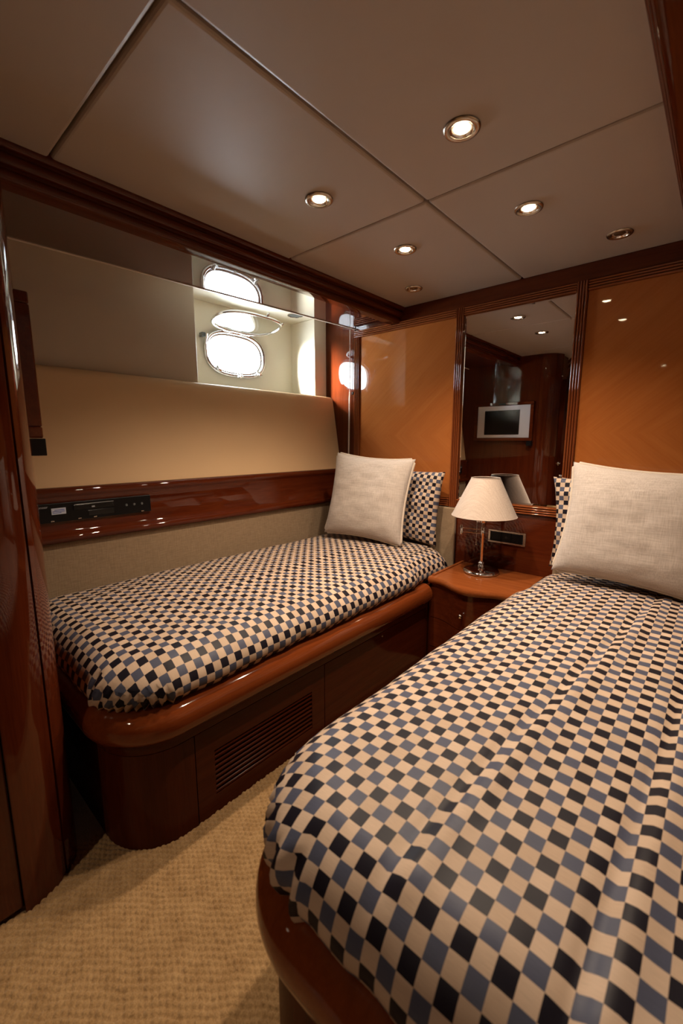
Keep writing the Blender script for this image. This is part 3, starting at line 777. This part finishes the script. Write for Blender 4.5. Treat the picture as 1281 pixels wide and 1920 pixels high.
zb, zt = 0.482+0.312, 0.482+0.512
sh = lathe('shade', [(0.166, zb), (0.0725, zt), (0.0705, zt), (0.164, zb+0.001), (0.166, zb)], (LX, LY, 0), 'shade', lp, 64)
for r_, z_ in ((0.1655, zb+0.001), (0.0720, zt)):
    tube('shade_rim', [(LX+r_*math.cos(2*math.pi*k/48), LY+r_*math.sin(2*math.pi*k/48), z_) for k in range(48)], 0.0022, 'shade', sh, True, 6)
for k in range(3):
    a = 2*math.pi*k/3 + 0.4
    tube('shade_spider', [(LX, LY, zt-0.012), (LX+0.071*math.cos(a), LY+0.071*math.sin(a), zt-0.004)], 0.0015, 'nickel', sh, n=6)

# ------------------------------------------------------------------ wall fittings
mr = empty('wall_mirror', (AX+0.015, W, 0.855)); tag(mr, 'tall frameless mirror between reeded wood mouldings behind the lamp', 'mirror')
x0, x1, z0, z1 = -1.1415, mx(-1.1415)-0.0005, 0.8505, 1.8615
b_ = 0.012
v = [(x0, W-0.008, z0), (x1, W-0.008, z0), (x1, W-0.008, z1), (x0, W-0.008, z1), (x0+b_, W-0.0105, z0+b_), (x1-b_, W-0.0105, z0+b_), (x1-b_, W-0.0105, z1-b_), (x0+b_, W-0.0105, z1-b_)]
v += [(x0, W-0.001, z0), (x1, W-0.001, z0), (x1, W-0.001, z1), (x0, W-0.001, z1)]
recalc(mesh('mirror_glass', v, [[4, 5, 6, 7], [0, 1, 5, 4], [1, 2, 6, 5], [2, 3, 7, 6], [3, 0, 4, 7], [8, 9, 1, 0], [9, 10, 2, 1], [10, 11, 3, 2], [11, 8, 0, 3], [11, 10, 9, 8]], 'mirror', mr))

so_ = empty('socket_plate', (-0.840, W-0.006, 0.664)); tag(so_, 'chrome-framed black socket panel on the wall above the nightstand', 'socket')
xa, xb, za, zb_ = -0.941, -0.739, 0.628, 0.700
boxes('frame', [((xa, xb), (W-0.014, W-0.006), (za, za+0.010)), ((xa, xb), (W-0.014, W-0.006), (zb_-0.010, zb_)), ((xa, xa+0.012), (W-0.014, W-0.006), (za+0.010, zb_-0.010)), ((xb-0.012, xb), (W-0.014, W-0.006), (za+0.010, zb_-0.010))], 'nickel', so_, 0.0015)
box('insert', (xa+0.012, xb-0.012), (W-0.010, W-0.006), (za+0.010, zb_-0.010), 'black', so_)
for k, xc in enumerate((-0.893, -0.840, -0.787)):
    box('module', (xc-0.024, xc+0.024), (W-0.013, W-0.010), (za+0.013, zb_-0.013), 'black', so_, 0.002)
lathe('socket_hole', [(0, 0.001), (0.006, 0.001), (0.007, 0.0), (0, 0.0)], (-0.84, W-0.013, 0.664), 'dark', so_, 16, axis='Y')

cdo = empty('blind_cord', (-1.965, W-0.02, 1.92)); tag(cdo, 'thin pale cord hanging down the wall beside the porthole', 'cord')
tube('cord', [(-1.955, W-0.025, 1.918), (-1.957, W-0.022, 1.55), (-1.966, W-0.02, 1.48), (-1.972, W-0.02, 1.02)], 0.0022, 'cord', cdo, n=6)
tube('cord', [(-1.957, W-0.022, 1.53), (-1.960, W-0.02, 1.40), (-1.964, W-0.02, 1.02)], 0.0016, 'cord', cdo, n=6)
bt = lathe('wall_button', [(0, 0.010), (0.009, 0.010), (0.011, 0.006), (0.011, 0.0), (0, 0.0)], (-1.944, W-0.006, 1.508), 'dark', None, 20, axis='Y', org=(-1.944, W-0.006, 1.508))
tag(bt, 'small dark round button on the wood beside the hanging cord', 'button')

# ------------------------------------------------------------------ disc player set in the shelf band
dv = empty('disc_player', (-2.035, 0.675, 0.852)); tag(dv, 'slim black disc player set in the mahogany shelf band', 'player')
y0, y1, z0, z1 = 0.440, 0.912, 0.854, 0.932
box('case', (-2.060, -2.022), (y0, y1), (z0, z1), 'black', dv, 0.002)
box('disc_tray', (-2.0225, -2.0195), (0.585, 0.745), (0.896, 0.918), 'screen', dv, 0.001)
box('tray_edge', (-2.0225, -2.0190), (0.590, 0.745), (0.919, 0.921), 'grey_ink', dv)
box('display', (-2.0225, -2.0200), (0.640, 0.745), (0.866, 0.890), 'screen', dv, 0.001)
stk = box('sticker', (-2.0222, -2.0212), (0.505, 0.557), (0.886, 0.912), 'sticker', dv)
for k, (a, b) in enumerate(((0.516, 0.552), (0.509, 0.553), (0.509, 0.540))):
    box('print_line', (-2.0214, -2.0208), (a, b), (0.903-0.006*k, 0.9055-0.006*k), 'blue', stk)
for yy in (0.80, 0.835, 0.87): 
    lathe('button', [(0, 0.003), (0.005, 0.003), (0.006, 0.0), (0, 0.0)], (-2.022, yy, 0.895), 'grey_plastic', dv, 14, axis='X')
box('disc_logo', (-2.0222, -2.0190), (0.655, 0.667), (0.902, 0.908), 'grey_ink', dv)
for yy in (0.50, 0.60, 0.66, 0.865): box('key', (-2.0222, -2.0205), (yy, yy+0.012), (0.858, 0.861), 'nickel', dv)
def text(name, body, size, mat, parent, loc, rot):
    cu = bpy.data.curves.new(name, 'FONT'); cu.body = body; cu.size = size; cu.extrude = 0.0003
    tmp = bpy.data.objects.new(name, cu); COL.objects.link(tmp)
    dg = bpy.context.evaluated_depsgraph_get(); me = bpy.data.meshes.new_from_object(tmp.evaluated_get(dg))
    bpy.data.objects.remove(tmp); me.materials.clear(); me.materials.append(M[mat])
    o = bpy.data.objects.new(name, me); COL.objects.link(o); o.parent = parent; o.location = Vector(loc) - wloc(parent); o.rotation_euler = rot; return o
text('lettering', 'Pioneer', 0.0150, 'grey_ink', dv, (-2.0214, 0.447, 0.9145), (math.pi/2, 0, math.pi/2))

# ------------------------------------------------------------------ television on the foot bulkhead
tv = empty('television', (-1.665, 0.305, 1.19)); tag(tv, 'small silver flat television in a mahogany frame at the foot of the left bed', 'television')
xa, xb, za, zb_ = -1.955, -1.378, 1.190, 1.560
f_ = 0.030
boxes('frame', [((xa, xb), (0.3055, 0.346), (za, za+f_)), ((xa, xb), (0.3055, 0.346), (zb_-f_, zb_)), ((xa, xa+f_), (0.3055, 0.346), (za+f_, zb_-f_)), ((xb-f_, xb), (0.3055, 0.346), (za+f_, zb_-f_))], 'wood_x', tv, 0.004)
cs = box('casing', (xa+f_, xb-f_), (0.3055, 0.336), (za+f_, zb_-f_), 'silver', tv, 0.003)
box('screen', (-1.850, -1.505), (0.336, 0.339), (1.250, 1.485), 'screen', tv, 0.001)
box('remote_sensor', (-1.71, -1.64), (0.346, 0.349), (1.538, 1.550), 'black', tv, 0.001)
box('connector_box', (-1.425, -1.378), (0.3055, 0.350), (1.143, 1.189), 'black', tv, 0.002)
